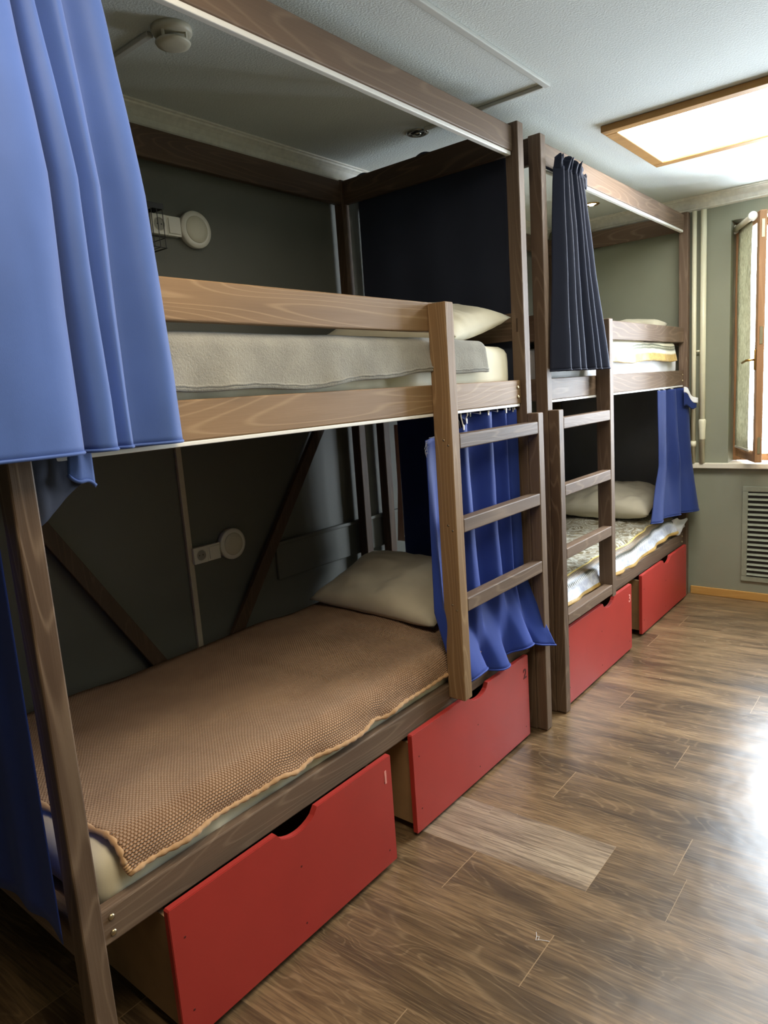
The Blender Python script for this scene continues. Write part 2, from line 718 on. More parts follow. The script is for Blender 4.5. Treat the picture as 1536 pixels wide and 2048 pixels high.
# ------------------------------------------------------------------ room shell
# floor: every plank its own face, rows run across the room, slightly askew
bm = bmesh.new()
lg = bm.loops.layers.uv.new('g')
lr = bm.loops.layers.uv.new('r')
lq = bm.loops.layers.uv.new('q')
SL, PW = .05, .206
ends = {-1: 1.545, 0: 1.18, 1: 1.777, 2: 1.738, 3: 1.255, 4: 2.02, 5: 1.56, 6: 2.1, 7: 1.197, 8: 1.7, -2: 2.2, -3: 1.35}


def plank(xa, xb, ra, rb, tone, fullw=True):
    pts = [(xa, ra), (xb, ra), (xb, rb), (xa, rb)]
    vs = [bm.verts.new((x, y + SL * x, 0)) for x, y in pts]
    f = bm.faces.new(vs)
    r = random.random()
    for l, (x, y), qq in zip(f.loops, pts, ((0, 0), (1, 0), (1, 1), (0, 1))):
        l[lg].uv = (x - xa, y - ra)
        l[lr].uv = (r, tone)
        l[lq].uv = qq


rng = random.Random(3)
for k in range(-18, 19):
    r0 = .927 + PW * k
    e = ends.get(k, rng.uniform(0, 1.2))
    x = e - 1.22 * 5
    while x < XR + .5:
        xa, xb = x, x + 1.22
        x = xb
        if xb < XL - .3:
            continue
        if k == 1:
            # the pale replacement piece sits in this row
            if abs(xb - 1.777) < .01:
                plank(xa, .93, r0, r0 + PW, 0.0)
                plank(.93, 1.548, r0, r0 + PW, 1.0)
                plank(1.548, xb, r0, r0 + PW, 0.0)
                continue
        if k == 2:
            # narrow pale strip along the near side of this row
            s = .045
            if xa < 1.1 < xb:
                plank(xa, .90, r0, r0 + s, 0.0)
                plank(.90, 1.105, r0, r0 + s, 1.0)
                plank(1.105, 1.548, r0, r0 + s, .8)
                plank(1.548, xb, r0, r0 + s, 0.0)
                plank(xa, xb, r0 + s, r0 + PW, 0.0)
                continue
        plank(xa, xb, r0, r0 + PW, 0.0)
geom = lambda: bm.verts[:] + bm.edges[:] + bm.faces[:]
for co, no in (((XL, 0, 0), (-1, 0, 0)), ((XR, 0, 0), (1, 0, 0)), ((0, YN, 0), (0, -1, 0)), ((0, YF, 0), (0, 1, 0))):
    bmesh.ops.bisect_plane(bm, geom=geom(), plane_co=co, plane_no=no, clear_outer=True)
struct('floor', bm, M_floor, origin=(0, 0, 0))

T = .25
struct('ceiling', box(XL - T, XR + T, YN - T, YF + T, H, H + .15), M_ceil)
struct('wall_left', box(XL - T, XL, YN - T, YF + T, -.1, H), M_wall)
struct('wall_near', box(XL, XR, YN - T, YN, -.1, H), M_wall)
struct('wall_right', box(XR, XR + T, YN - T, YF + T, -.1, H), M_wall2)
bm = bmesh.new()
add_box(bm, XL, WX0, YF, YF + T, -.1, H)
add_box(bm, WX1, XR, YF, YF + T, -.1, H)
add_box(bm, WX0, WX1, YF, YF + T, -.1, WZ0 - .02)
add_box(bm, WX0, WX1, YF, YF + T, WZ1, H)
struct('wall_far', bm, M_wall2)
struct('baseboard_far', box(.98, XR - .001, YF - .014, YF - .0005, .0, .056, bev=.004), M_skirt)
struct('baseboard_right', box(XR - .014, XR - .0005, YN + .001, YF - .02, .0, .056, bev=.004), M_skirt)

# cornices, profile swept along each wall


def cornice(name, along, prof, a, b):
    bm = bmesh.new()
    r0 = [bm.verts.new(along(p, a)) for p in prof]
    r1 = [bm.verts.new(along(p, b)) for p in prof]
    n = len(prof)
    for i in range(n):
        bm.faces.new((r0[i], r0[(i + 1) % n], r1[(i + 1) % n], r1[i]))
    bm.faces.new(r0[::-1])
    bm.faces.new(r1)
    bmesh.ops.recalc_face_normals(bm, faces=bm.faces)
    struct(name, bm, M_cornice)


prof = [(0, 0), (.058, 0), (.058, .006), (.05, .008), (.048, .014), (.04, .018), (.03, .026), (.02, .042), (.016, .062), (.012, .066), (.012, .074), (.0, .082)]
cornice('trim_1', lambda p, t: (XL + .0005 + p[0], t, H - .0005 - p[1]), prof, YN, YF - .001)
cornice('trim_2', lambda p, t: (t, YF - .0005 - p[0], H - .0005 - p[1]), prof, XL + .06, XR)
# boxed board low on the left wall
struct('trim_3', box(XL + .0005, XL + .016, 1.50, 4.2, .71, .885, bev=.004), M_wall)
struct('trim_4', box(XL + .0162, XL + .026, 1.50, 4.2, .868, .885, bev=.003), M_wall)

# ---- window in the far wall
w1 = empty('window_1', ((WX0 + WX1) / 2, YF + .12, WZ0))
tag(w1, kind='structure')
bm = bmesh.new()
fy0, fy1 = YF + .13, YF + .19
add_box(bm, WX0, WX0 + .045, fy0, fy1, WZ0, WZ1, bev=.004)
add_box(bm, WX1 - .045, WX1, fy0, fy1, WZ0, WZ1, bev=.004)
add_box(bm, WX0 + .045, WX1 - .045, fy0, fy1, WZ0, WZ0 + .045, bev=.004)
add_box(bm, WX0 + .045, WX1 - .045, fy0, fy1, WZ1 - .045, WZ1, bev=.004)
add_box(bm, 1.66, 1.71, fy0, fy1, WZ0 + .045, WZ1 - .045, bev=.004)
add_box(bm, 2.15, 2.20, fy0, fy1, WZ0 + .045, WZ1 - .045, bev=.004)
add_box(bm, 1.405, 1.455, fy1 + .02, fy1 + .06, WZ0, WZ1, bev=.004)
obj('window_frame', bm, M_frame, w1)
for a, b in ((1.712, 2.148), (2.202, 2.613)):
    bm = box(a, b, fy0 + .028, fy0 + .034, WZ0 + .046, WZ1 - .046)
    obj('pane', bm, M_glass, w1)
# open casement, hinged on the left jamb and swung into the room
hx, hy = 1.243, YF + .125
ang = math.radians(-63.5)
SW = .425
mt = Matrix.Translation((hx, hy, 0)) @ Matrix.Rotation(ang, 4, 'Z')
bm = bmesh.new()
z0, z1 = WZ0 + .03, WZ1 - .02
add_box(bm, 0, .05, -.02, .02, z0, z1, bev=.004)
add_box(bm, SW - .05, SW, -.02, .02, z0, z1, bev=.004)
add_box(bm, .05, SW - .05, -.02, .02, z0, z0 + .07, bev=.004)
add_box(bm, .05, SW - .05, -.02, .02, z1 - .06, z1, bev=.004)
bm.transform(mt)
sash = obj('casement', bm, M_frame, w1)
bm = box(.05, SW - .05, -.003, .003, z0 + .07, z1 - .06)
bm.transform(mt)
obj('pane', bm, M_glass, sash)
bm = bmesh.new()
add_box(bm, SW - .034, SW - .016, -.028, -.0205, 1.50, 1.62, bev=.002)
add_tube(bm, [(SW - .025, -.028, 1.56), (SW - .025, -.06, 1.56), (SW - .04, -.066, 1.56), (SW - .13, -.066, 1.548)], .007, 10)
bm.transform(mt)
obj('window_handle', bm, M_brass, sash, smooth=True)
bm = bmesh.new()
for zz in (1.05, 1.7, 2.3):
    add_box(bm, SW + .0003, SW + .003, -.008, .008, zz - .05, zz + .05)
bm.transform(mt)
obj('lock_plate', bm, M_metal, sash)

bm = bmesh.new()
add_box(bm, .985, 2.85, YF - .038, YF - .0005, .878, .914, bev=.006, seg=3)
add_box(bm, WX0 + .001, WX1 - .001, YF - .0004, YF + .13, .896, .914)
s = obj('window_sill', bm, M_sill, None)
tag(s, kind='structure', label='white painted window sill below the open casement')
s.name = 'trim_5'

# ---- roller blind on the casement
rb = empty('roller_blind', (hx, hy, 2.36))
tag(rb, 'pale green patterned roller blind hanging on the open casement', 'roller blind')
def blindpart(bm):
    bm.transform(mt)
    return bm
obj('roller_tube', blindpart(tube([(.03, -.05, 2.375), (SW - .03, -.05, 2.375)], .017, 16)), M_sill, rb, smooth=True)
for a in (.018, SW - .030):
    obj('end_cap', blindpart(lathe([(.024, 0), (.026, .003), (.026, .010), (.02, .012)], Matrix.Translation((a, -.05, 2.375)) @ Matrix.Rotation(math.radians(90), 4, 'Y'), 24)), M_plastic, rb, smooth=True)
rows = [[(.045 + (SW - .135) * i / 6, -.034 - .002 * math.sin(i + zz * 7), zz) for i in range(7)] for zz in [1.02 + (2.372 - 1.02) * j / 20 for j in range(21)]]
o = obj('blind_cloth', blindpart(grid_mesh(rows)), M_blind, rb)
solid(o, .0012)
obj('bottom_bar', blindpart(box(.045, SW - .07, -.039, -.029, 1.008, 1.022, bev=.002)), M_sill, rb)

# ---- heating pipes
p1 = empty('heating_pipe', (1.0, YF - .045, .914))
tag(p1, 'cream vertical heating pipe right behind the far bunk post', 'pipe')
obj('pipe', tube([(.998, YF - .03, .9145), (.998, YF - .03, H - .0875)], .0145, 20), M_pipe, p1, smooth=True)
obj('pipe_coupling', tube([(.998, YF - .03, 1.02), (.998, YF - .03, 1.06)], .018, 20), M_pipe, p1, smooth=True)
obj('pipe_link', tube([(1.0125, YF - .03, 1.645), (1.035, YF - .03, 1.645)], .006, 12), M_pipe, p1, smooth=True)
p2 = empty('heating_pipe', (1.053, YF - .045, .914))
tag(p2, 'thicker cream heating pipe with a coupling above the sill', 'pipe')
obj('pipe', tube([(1.053, YF - .03, .9145), (1.053, YF - .03, H - .0875)], .018, 22), M_pipe, p2, smooth=True)
obj('pipe_coupling', tube([(1.053, YF - .03, z) for z in (1.07, 1.075, 1.13, 1.15, 1.18, 1.195, 1.205)], [.018, .0205, .0205, .022, .0235, .0235, .018], 22), M_pipe, p2, smooth=True)

# ---- vent grille under the sill
g = empty('vent_grille', (1.56, YF, .125))
tag(g, 'grey painted metal vent grille with horizontal slats under the window sill', 'vent')
bm = bmesh.new()
gx0, gx1, gz0, gz1 = 1.297, 1.86, .128, .762
fw = .034
for a in ((gx0, gx1, gz0, gz0 + fw), (gx0, gx1, gz1 - fw, gz1), (gx0, gx0 + fw, gz0 + fw, gz1 - fw), (gx1 - fw, gx1, gz0 + fw, gz1 - fw)):
    add_box(bm, a[0], a[1], YF - .012, YF - .0008, a[2], a[3], bev=.003)
obj('grille_frame', bm, M_vent, g)
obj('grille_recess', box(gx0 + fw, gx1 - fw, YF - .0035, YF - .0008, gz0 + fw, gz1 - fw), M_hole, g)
n = 17
for i in range(n):
    z = gz0 + fw + (i + .5) * (gz1 - gz0 - 2 * fw) / n
    bm = bmesh.new()
    add_board(bm, (gx0 + fw, YF - .010, z), (gx1 - fw, YF - .010, z), .021, .002, up=Vector((0, -.62, .78)).normalized(), bev=.0005)
    obj('slat', bm, M_vent, g)

# ---- cable ducts on the ceiling and wall
bm = bmesh.new()
add_box(bm, 1.088, 1.112, -2.0, 2.052, H - .014, H - .0005, bev=.003)
add_box(bm, .545, 1.088, 2.036, 2.052, H - .014, H - .0005, bev=.003)
tag(obj('cable_duct', bm, M_ductw), 'white L-shaped cable duct running along the ceiling above the near bunk', 'cable duct')
tag(obj('cable_duct', box(.03, .448, .79, .812, H - .014, H - .0005, bev=.003), M_ductw), 'short white cable duct on the ceiling beside the smoke detector', 'cable duct')
tag(obj('cable_duct', box(XL + .0005, XL + .017, 1.034, 1.058, .50, 1.42, bev=.003), M_duct), 'beige vertical cable duct on the wall beside the lower bunk socket', 'cable duct')

# ---- smoke detector
sd = empty('smoke_detector', (.51, .84, H - .06))
tag(sd, 'round off-white smoke detector on the ceiling above the near upper bunk', 'smoke detector')
fl = lambda z: Matrix.Translation((.505, .836, z)) @ Matrix.Rotation(math.pi, 4, 'X')
obj('detector_base', lathe([(.058, 0), (.058, .012), (.054, .018), (.045, .022), (.03, .024)], fl(H - .0005), 48), M_plastic_dim, sd, smooth=True)
obj('detector_cap', lathe([(.02, .0), (.048, .001), (.051, .004), (.048, .009), (.034, .013), (.012, .015)], fl(H - .036), 48), M_plastic_dim, sd, smooth=True)
obj('detector_core', lathe([(.022, 0), (.022, .0105)], fl(H - .0250), 24), M_hole, sd, smooth=True)
for a in (20, 110, 200, 290):
    bm = bmesh.new()
    ca, sa = math.cos(math.radians(a)), math.sin(math.radians(a))
    add_board(bm, (.505 + ca * .046, .836 + sa * .046, H - .020), (.505 + ca * .046, .836 + sa * .046, H - .041), .008, .005, up=Vector((ca, sa, 0)), bev=.001)
    obj('strut', bm, M_plastic_dim, sd)

# ---- recessed ceiling spots
for (x, y, on, lab) in ((.492, 2.068, False, 'unlit chrome ceiling spot above the near upper bunk pillow'),
                        (.494, 3.927, True, 'lit ceiling spot glowing above the far upper bunk')):
    e = empty('ceiling_spot', (x, y, H - .012))
    tag(e, lab, 'ceiling spot', None)
    m = Matrix.Translation((x, y, H - .0005)) @ Matrix.Rotation(math.pi, 4, 'X')
    bm = add_lathe(bmesh.new(), [(.048, 0), (.049, .003), (.043, .006), (.033, .005), (.028, .001)], m, 40, capped=False)
    obj('spot_rim', bm, M_chrome if not on else M_brass, e, smooth=True)
    obj('spot_recess', lathe([(.028, .0005), (.01, .0008)], m, 32), M_hole if not on else M_bulb, e, smooth=True)
    bm = lathe([(.016, .001), (.016, .006), (.013, .010), (.005, .012)], m, 24)
    obj('bulb', bm, M_bulb if on else M_chrome, e, smooth=True)

# ---- ceiling light panels


def light_panel(x0, x1, y0, y1, label, mat=None):
    e = empty('ceiling_light', ((x0 + x1) / 2, (y0 + y1) / 2, H - .03))
    tag(e, label, 'ceiling light')
    w = .055
    bm = bmesh.new()
    for a in ((x0, x1, y0, y0 + w), (x0, x1, y1 - w, y1), (x0, x0 + w, y0 + w, y1 - w), (x1 - w, x1, y0 + w, y1 - w)):
        add_box(bm, a[0], a[1], a[2], a[3], H - .028, H - .0005, bev=.004)
    obj('light_frame', bm, M_lampwood, e)
    n = 40
    rows = []
    for j in range(13):
        t = j / 12
        y = y0 + w - .004 + (y1 - y0 - 2 * w + .008) * t
        rows.append([(x0 + w - .004 + (x1 - x0 - 2 * w + .008) * i / n, y, H - .0145 - .004 * (1 + math.sin(i * 1.3)) * (.4 + .6 * abs(2 * t - 1))) for i in range(n + 1)])
    bm = grid_mesh(rows)
    bmesh.ops.reverse_faces(bm, faces=bm.faces)
    obj('diffuser', bm, mat or M_panel, e)


light_panel(1.065, 2.40, 2.642, 3.390, 'wood-framed fluorescent ceiling light panel glowing white at upper right')
light_panel(1.25, 2.60, -.25, .50, 'wood-framed ceiling light panel above the aisle nearer the camera', M_panel_warm)

# ------------------------------------------------------------------ wall fittings above and below


def socket(name, y0, y1, z0, z1, xs, label):
    e = empty(name, (XL, (y0 + y1) / 2, z0))
    tag(e, label, 'socket')
    ym = y0 + (y1 - y0) * .52
    xf = xs
    obj('back_box', box(XL + .0005, xf - .008, y0 + .002, y1 - .002, z0 + .002, z1 - .002, bev=.002), M_plastic, e)
    obj('socket_plate', box(xf - .0078, xf + .002, y0, ym - .0008, z0, z1, bev=.002), M_plastic, e)
    obj('switch_plate', box(xf - .0078, xf, ym + .0008, y1, z0, z1, bev=.002), M_plastic, e)
    r = (z1 - z0) * .31
    m = Matrix.Translation((xf + .0021, (y0 + ym) / 2, (z0 + z1) / 2)) @ Matrix.Rotation(math.radians(90), 4, 'Y')
    bm = add_lathe(bmesh.new(), [(r * 1.05, 0), (r * 1.08, .0012), (r * 1.0, .002)], m, 32, capped=False)
    obj('socket_ring', bm, M_plastic, e, smooth=True)
    s = obj('socket_well', lathe([(r, -.0001), (r * .6, .0003)], m, 32), plain('socket_shadow_grey', srgb(150, 148, 138), .5), e)
    for dy in (-.0085, .0085):
        m2 = Matrix.Translation((xf + .0025, (y0 + ym) / 2 + dy, (z0 + z1) / 2)) @ Matrix.Rotation(math.radians(90), 4, 'Y')
        obj('socket_hole', lathe([(.0026, 0), (.0026, .0004)], m2, 12), M_hole, s)
    bm = bmesh.new()
    add_board(bm, (xf + .0035, (ym + y1) / 2 + .0004, z0 + .008), (xf + .0015, (ym + y1) / 2 + .0004, z1 - .008), (y1 - ym) * .80, .004, up=Vector((1, 0, .03)).normalized(), bev=.0015)
    obj('rocker_switch', bm, M_plastic, e)


socket('wall_socket', 1.035, 1.165, 2.155, 2.227, 0.0, 'white socket and switch pair on the grey wall of the upper bunk')
socket('wall_socket', 1.050, 1.182, .888, .955, 0.0, 'white socket and switch pair on the wall of the lower bunk')


def disc_lamp(y, z, r, label):
    e = empty('wall_lamp', (XL, y, z - r))
    tag(e, label, 'wall lamp')
    m = Matrix.Translation((XL + .0005, y, z)) @ Matrix.Rotation(math.radians(90), 4, 'Y')
    obj('lamp_body', lathe([(r * .96, 0), (r * .99, .012), (r, .024), (r * .97, .029), (r * .78, .031)], m, 56), M_plastic, e, smooth=True)
    m = Matrix.Translation((XL + .0316, y, z)) @ Matrix.Rotation(math.radians(90), 4, 'Y')
    obj('lamp_lens', lathe([(r * .72, 0), (r * .70, .0022), (r * .4, .003), (.001, .0032)], m, 48), M_plastic_dim, e, smooth=True)


disc_lamp(1.238, 2.193, .070, 'round white disc lamp on the grey wall of the upper bunk')
disc_lamp(1.252, .933, .066, 'round white disc lamp on the wall of the lower bunk')

# wire basket
e = empty('wire_basket', (.02, .98, 2.09))
tag(e, 'small black wire basket on the upper bunk wall in front of the socket', 'wire basket')
bx0, bx1, by0, by1 = XL + .002, .062, .90, 1.052
obj('top_band', box(bx1 - .003, bx1, by0, by1, 2.226, 2.246, bev=.0008), M_black, e)
obj('side_band', box(bx0, bx1 - .003, by1 - .003, by1, 2.226, 2.246, bev=.0008), M_black, e)
obj('side_band', box(bx0, bx1 - .003, by0, by0 + .003, 2.226, 2.246, bev=.0008), M_black, e)
for i in range(7):
    y = by0 + .006 + (by1 - by0 - .012) * i / 6
    obj('wire', tube([(bx1 - .0015, y, 2.228), (bx1 - .0015, y, 2.092), (bx0, y, 2.092)], .0016, 6), M_black, e)
for z in (2.128, 2.092):
    obj('wire', tube([(bx0, by0 + .002, z), (bx1 - .0012, by0 + .002, z), (bx1 - .0012, by1 - .002, z), (bx0, by1 - .002, z)], .0016, 6), M_black, e)

# ------------------------------------------------------------------ bunk beds
XF = .970            # front of posts
PB = .0485           # post along y
PA = .056            # post across x
XRL = .948           # front face of rails
RT = .030            # rail thickness
XS = 1.020           # front of ladder
BL = 2.10
ZP = 2.512


def bolt(x, y, z, parent, r=.0075):
    m = Matrix.Translation((x, y, z)) @ Matrix.Rotation(math.radians(90), 4, 'Y')
    obj('bolt', lathe([(r, 0), (r, .0015), (r * .75, .004), (r * .3, .005)], m, 16), M_metal, parent, smooth=True)


def bunk(y0, near_ladder, label, tone, ladder_bottom_rung):
    y1 = y0 + BL
    e = empty('bunk_bed', (.47, y0 + BL / 2, 0))
    tag(e, label, 'bunk bed', 'wooden bunk beds along the left wall')
    # posts
    posts = []
    for (px, py) in ((XF - PA, y0), (XF - PA, y1 - PB), (.0, y0), (.0, y1 - PB)):
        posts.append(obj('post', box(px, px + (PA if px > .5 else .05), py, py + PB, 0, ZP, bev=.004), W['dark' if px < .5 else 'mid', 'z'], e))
    ya, yb = y0 + PB + .0006, y1 - PB - .0006

    def rail(name, z0, z1, t, x=XRL, th=RT, m='mid', ya=ya, yb=yb):
        return obj(name, box(x - th, x, ya, yb, z0, z1, bev=.004), W[m, 'y'], e)
    lo = rail('lower_rail', .360, .4445, 0)
    up = rail('upper_rail', 1.434, 1.530, 0, m=tone)
    gr = rail('guard_rail', 1.7073, 1.8033, 0, m=tone, **({'ya': 2.806} if near_ladder else {'yb': 1.458}))
    ca = rail('canopy_rail', 2.4047, 2.497, 0, m='mid')
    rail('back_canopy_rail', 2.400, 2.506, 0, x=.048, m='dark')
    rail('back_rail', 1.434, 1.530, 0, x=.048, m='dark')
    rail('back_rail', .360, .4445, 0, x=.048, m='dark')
    for r in (lo, up):
        zc = (.4022 if r is lo else 1.482)
        for yy in (ya + .028, yb - .028):
            for dz in (-.019, .019):
                bolt(XRL, yy, zc + dz, r)
    # end boards between front and back posts
    xa, xb = .0506, XF - PA - .0006
    for (yy, th) in ((y0 + .008, .028), (y1 - .036, .028)):
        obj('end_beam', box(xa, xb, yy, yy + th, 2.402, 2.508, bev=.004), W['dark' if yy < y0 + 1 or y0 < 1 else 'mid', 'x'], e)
        obj('end_board', box(xa, xb, yy, yy + th, 1.434, 1.530, bev=.004), W['mid', 'x'], e)
        obj('headboard', box(xa, xb, yy, yy + th, 1.690, 1.800, bev=.004), W['mid', 'x'], e)
        obj('end_board', box(xa, xb, yy, yy + th, .345, .4445, bev=.004), W['mid', 'x'], e)
    # mattress bases
    for z in (.352, 1.437):
        obj('bed_base', box(.0485, XRL - RT - .0006, ya + .01, yb - .01, z + .022, z + .040), M_mdf, e)
    # curtain tracks
    tr_a = box(XRL - .024, XRL - .004, ya + .004, yb - .008, 2.3895, 2.4045, bev=.003)
    obj('curtain_track', tr_a, M_track, e)
    obj('curtain_track', box(XRL - .018, XRL, ya + .002, yb - .014, 1.4235, 1.4338, bev=.002), M_track, e)
    # ladder
    if near_ladder:
        yA, yB = y0, y0 + BL - 1.4745     # tall-post side stile, far stile
        s_full = (y0, y0 + PB)
        s_short = (2.829, 2.878)
    else:
        s_full = (y1 - PB, y1)
        s_short = (1.412, 1.462)
    obj('ladder_stile', box(XF + .0004, XS, s_full[0], s_full[1], .004, 1.393, bev=.004), W['mid', 'z'], e)
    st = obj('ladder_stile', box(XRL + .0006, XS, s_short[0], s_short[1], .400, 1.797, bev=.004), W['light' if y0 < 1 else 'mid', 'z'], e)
    ra, rb = (s_full[1], s_short[0]) if near_ladder else (s_short[1], s_full[0])
    zs = [1.358, 1.062, .774] + ([.466] if ladder_bottom_rung else [])
    for z in zs:
        obj('ladder_rung', box(XS - .046, XS - .0005, ra + .0004, rb - .0004, z - .050, z, bev=.004), W['mid', 'y'], e)
        for dx in (-.033, -.015):
            ys = s_short[0] if not near_ladder else s_short[1]
            m = Matrix.Translation((XS + dx, ys + (.0 if not near_ladder else 0), z - (.016 if dx < -.02 else .034))) @ Matrix.Rotation(math.radians(90 if not near_ladder else -90), 4, 'X')
            obj('screw', lathe([(.0038, 0), (.0036, .0008), (.002, .0012)], m, 12), M_metal, st, smooth=True)
    if y0 < 1:
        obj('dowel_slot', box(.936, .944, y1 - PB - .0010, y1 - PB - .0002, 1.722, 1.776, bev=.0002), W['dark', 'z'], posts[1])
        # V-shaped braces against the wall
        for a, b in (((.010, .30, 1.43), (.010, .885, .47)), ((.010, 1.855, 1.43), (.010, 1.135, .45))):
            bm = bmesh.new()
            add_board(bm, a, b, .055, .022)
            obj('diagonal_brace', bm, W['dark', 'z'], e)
    return e


bed1 = bunk(0.0, False, 'stained wooden bunk bed nearest the camera with its ladder at the far end', 'light', False)
Y2 = 2.2456
bed2 = bunk(Y2, True, 'stained wooden bunk bed by the window wall with its ladder at the near end', 'mid', True)

# ------------------------------------------------------------------ drawers


def drawer(y0, y1, xf, z0, z1, cut, label, num, nm, ny, nz_):
    e = empty('bed_drawer', ((xf - .3), (y0 + y1) / 2, 0))
    tag(e, label, 'drawer', 'red under-bed drawers')
    # front with a finger notch cut out of the top edge
    pts = [(y0 + .004, z0), (y1 - .004, z0), (y1, z0 + .004), (y1, z1 - .004), (y1 - .004, z1)]
    c0, c1, d = cut[0], cut[1], cut[2]
    n = 10
    arc = []
    for i in range(n + 1):
        t = i / n
        # flat-bottomed notch with a rounded far shoulder
        yy = c1 + (c0 - c1) * t
        arc.append((yy, z1 - d * math.sin(t * math.pi) ** .55))
    pts += arc + [(y0 + .004, z1), (y0, z1 - .004), (y0, z0 + .004)]
    bm = bmesh.new()
    a = [bm.verts.new((xf, p[0], p[1])) for p in pts]
    b = [bm.verts.new((xf - .017, p[0], p[1])) for p in pts]
    bm.faces.new(a)
    bm.faces.new(b[::-1])
    for i in range(len(pts)):
        j = (i + 1) % len(pts)
        bm.faces.new((a[i], b[i], b[j], a[j]))
    bmesh.ops.recalc_face_normals(bm, faces=bm.faces)
    es = [ed for ed in bm.edges if abs(ed.verts[0].co.x - xf) < 1e-5 and abs(ed.verts[1].co.x - xf) < 1e-5]
    bmesh.ops.bevel(bm, geom=es, offset=.0018, segments=2, affect='EDGES')
    f = obj('drawer_front', bm, M_red, e)
    bm = bmesh.new()
    xb = xf - .75
    zt = .335
    add_box(bm, xb, xf - .0172, y0 + .02, y0 + .034, z0 + .018, zt)
    add_box(bm, xb, xf - .0172, y1 - .034, y1 - .02, z0 + .018, zt)
    add_box(bm, xb, xb + .014, y0 + .034, y1 - .034, z0 + .018, zt)
    add_box(bm, xb + .014, xf - .0172, y0 + .034, y1 - .034, z0 + .018, z0 + .028)
    obj('drawer_box', bm, M_mdf, e)
    for px in (xf - .08, xb + .06):
        for py in (y0 + .07, y1 - .07):
            m = Matrix.Translation((px, py - .008, .0165)) @ Matrix.Rotation(math.radians(-90), 4, 'X')
            obj('caster', lathe([(.012, 0), (.0155, .002), (.0155, .014), (.012, .016)], m, 20), M_black, e, smooth=True)
    # screws
    for py, pz in ((y0 + .035, z1 - .09), (y0 + .035, z0 + .08), (y1 - .035, z0 + .05), (y1 - .035, z1 - .08), ((y0 + y1) / 2, z0 + .05), ((y0 + y1) / 2, z1 - .14)):
        m = Matrix.Translation((xf, py, pz)) @ Matrix.Rotation(math.radians(90), 4, 'Y')
        obj('screw_head', lathe([(.0032, -.0002), (.0028, .0006)], m, 10), M_numdark, f)
    if num:
        cu = bpy.data.curves.new('number_text', 'FONT')
        cu.body = num
        cu.size = .060
        cu.extrude = .0006
        cu.offset = .0012
        to = bpy.data.objects.new('number_text', cu)
        COL.objects.link(to)
        dg = bpy.context.evaluated_depsgraph_get()
        me = bpy.data.meshes.new_from_object(to.evaluated_get(dg))
        bpy.data.objects.remove(to)
        me.materials.clear()
        me.transform(Matrix.Translation((xf + .0005, ny, nz_)) @ Matrix(((0, 0, 1, 0), (1, 0, 0, 0), (0, 1, 0, 0), (0, 0, 0, 1))))
        link('number', me, nm, f)
    return e


drawer(.180, .998, 1.000, .020, .386, (.512, .665, .038), 'red drawer marked 1 pulled out nearest the camera', '1', M_numpale, .952, .302)
drawer(1.140, 1.972, .9775, .014, .378, (1.495, 1.640, .036), 'red drawer marked 2 under the ladder of the near bunk', '2', M_numdark, 1.925, .283)
drawer(2.300, 3.155, 1.000, .012, .384, (2.745, 2.90, .036), 'red drawer marked 3 under the ladder of the far bunk', '3', M_numpale, 3.108, .29)
drawer(3.375, 4.250, .982, .014, .372, (3.76, 3.91, .034), 'red drawer at the window end of the far bunk', '4', M_red, 4.19, .30)

# ------------------------------------------------------------------ mattresses


def softbox(x0, x1, y0, y1, z0, z1, r, amp, seed, step=.03):
    bm = bmesh.new()
    nx, ny, nz_ = max(2, int((x1 - x0) / step)), max(2, int((y1 - y0) / step)), max(3, int((z1 - z0) / step))
    vd = {}

    def vert(i, j, k):
        if (i, j, k) in vd:
            return vd[i, j, k]
        p = Vector((x0 + (x1 - x0) * i / nx, y0 + (y1 - y0) * j / ny, z0 + (z1 - z0) * k / nz_))
        q = Vector((min(max(p.x, x0 + r), x1 - r), min(max(p.y, y0 + r), y1 - r), min(max(p.z, z0 + min(r, (z1 - z0) * .45)), z1 - min(r, (z1 - z0) * .45))))
        d = p - q
        if d.length > 1e-6:
            rr = r if d.length > r else d.length
            n = d.normalized()
            p = q + n * min(d.length, r)
            w = nz(p.x * 5 + seed, p.y * 9, p.z * 3) * .6 + nz(p.x * 2, p.y * 28 + seed, p.z * 2) * .4
            p = p + n * (amp * w)
        v = bm.verts.new(p)
        vd[i, j, k] = v
        return v
    def quad(a, b, c, d):
        f = bm.faces.new((a, b, c, d))
        f.smooth = True
    for i in range(nx):
        for j in range(ny):
            quad(vert(i, j, 0), vert(i, j + 1, 0), vert(i + 1, j + 1, 0), vert(i + 1, j, 0))
            quad(vert(i, j, nz_), vert(i + 1, j, nz_), vert(i + 1, j + 1, nz_), vert(i, j + 1, nz_))
    for i in range(nx):
        for k in range(nz_):
            quad(vert(i, 0, k), vert(i + 1, 0, k), vert(i + 1, 0, k + 1), vert(i, 0, k + 1))
            quad(vert(i, ny, k), vert(i, ny, k + 1), vert(i + 1, ny, k + 1), vert(i + 1, ny, k))
    for j in range(ny):
        for k in range(nz_):
            quad(vert(0, j, k), vert(0, j, k + 1), vert(0, j + 1, k + 1), vert(0, j + 1, k))
            quad(vert(nx, j, k), vert(nx, j + 1, k), vert(nx, j + 1, k + 1), vert(nx, j, k + 1))
    return bm


MZ = .545   # lower mattress top
UZ = 1.672  # upper mattress top


def mattress(y0, y1, z0, z1, mat, label):
    o = obj('mattress', softbox(.052, .916, y0, y1, z0, z1, .05, .015, y0 * 3 + z0), mat)
    tag(o, label, 'mattress', 'mattresses on the bunk beds')
    return o


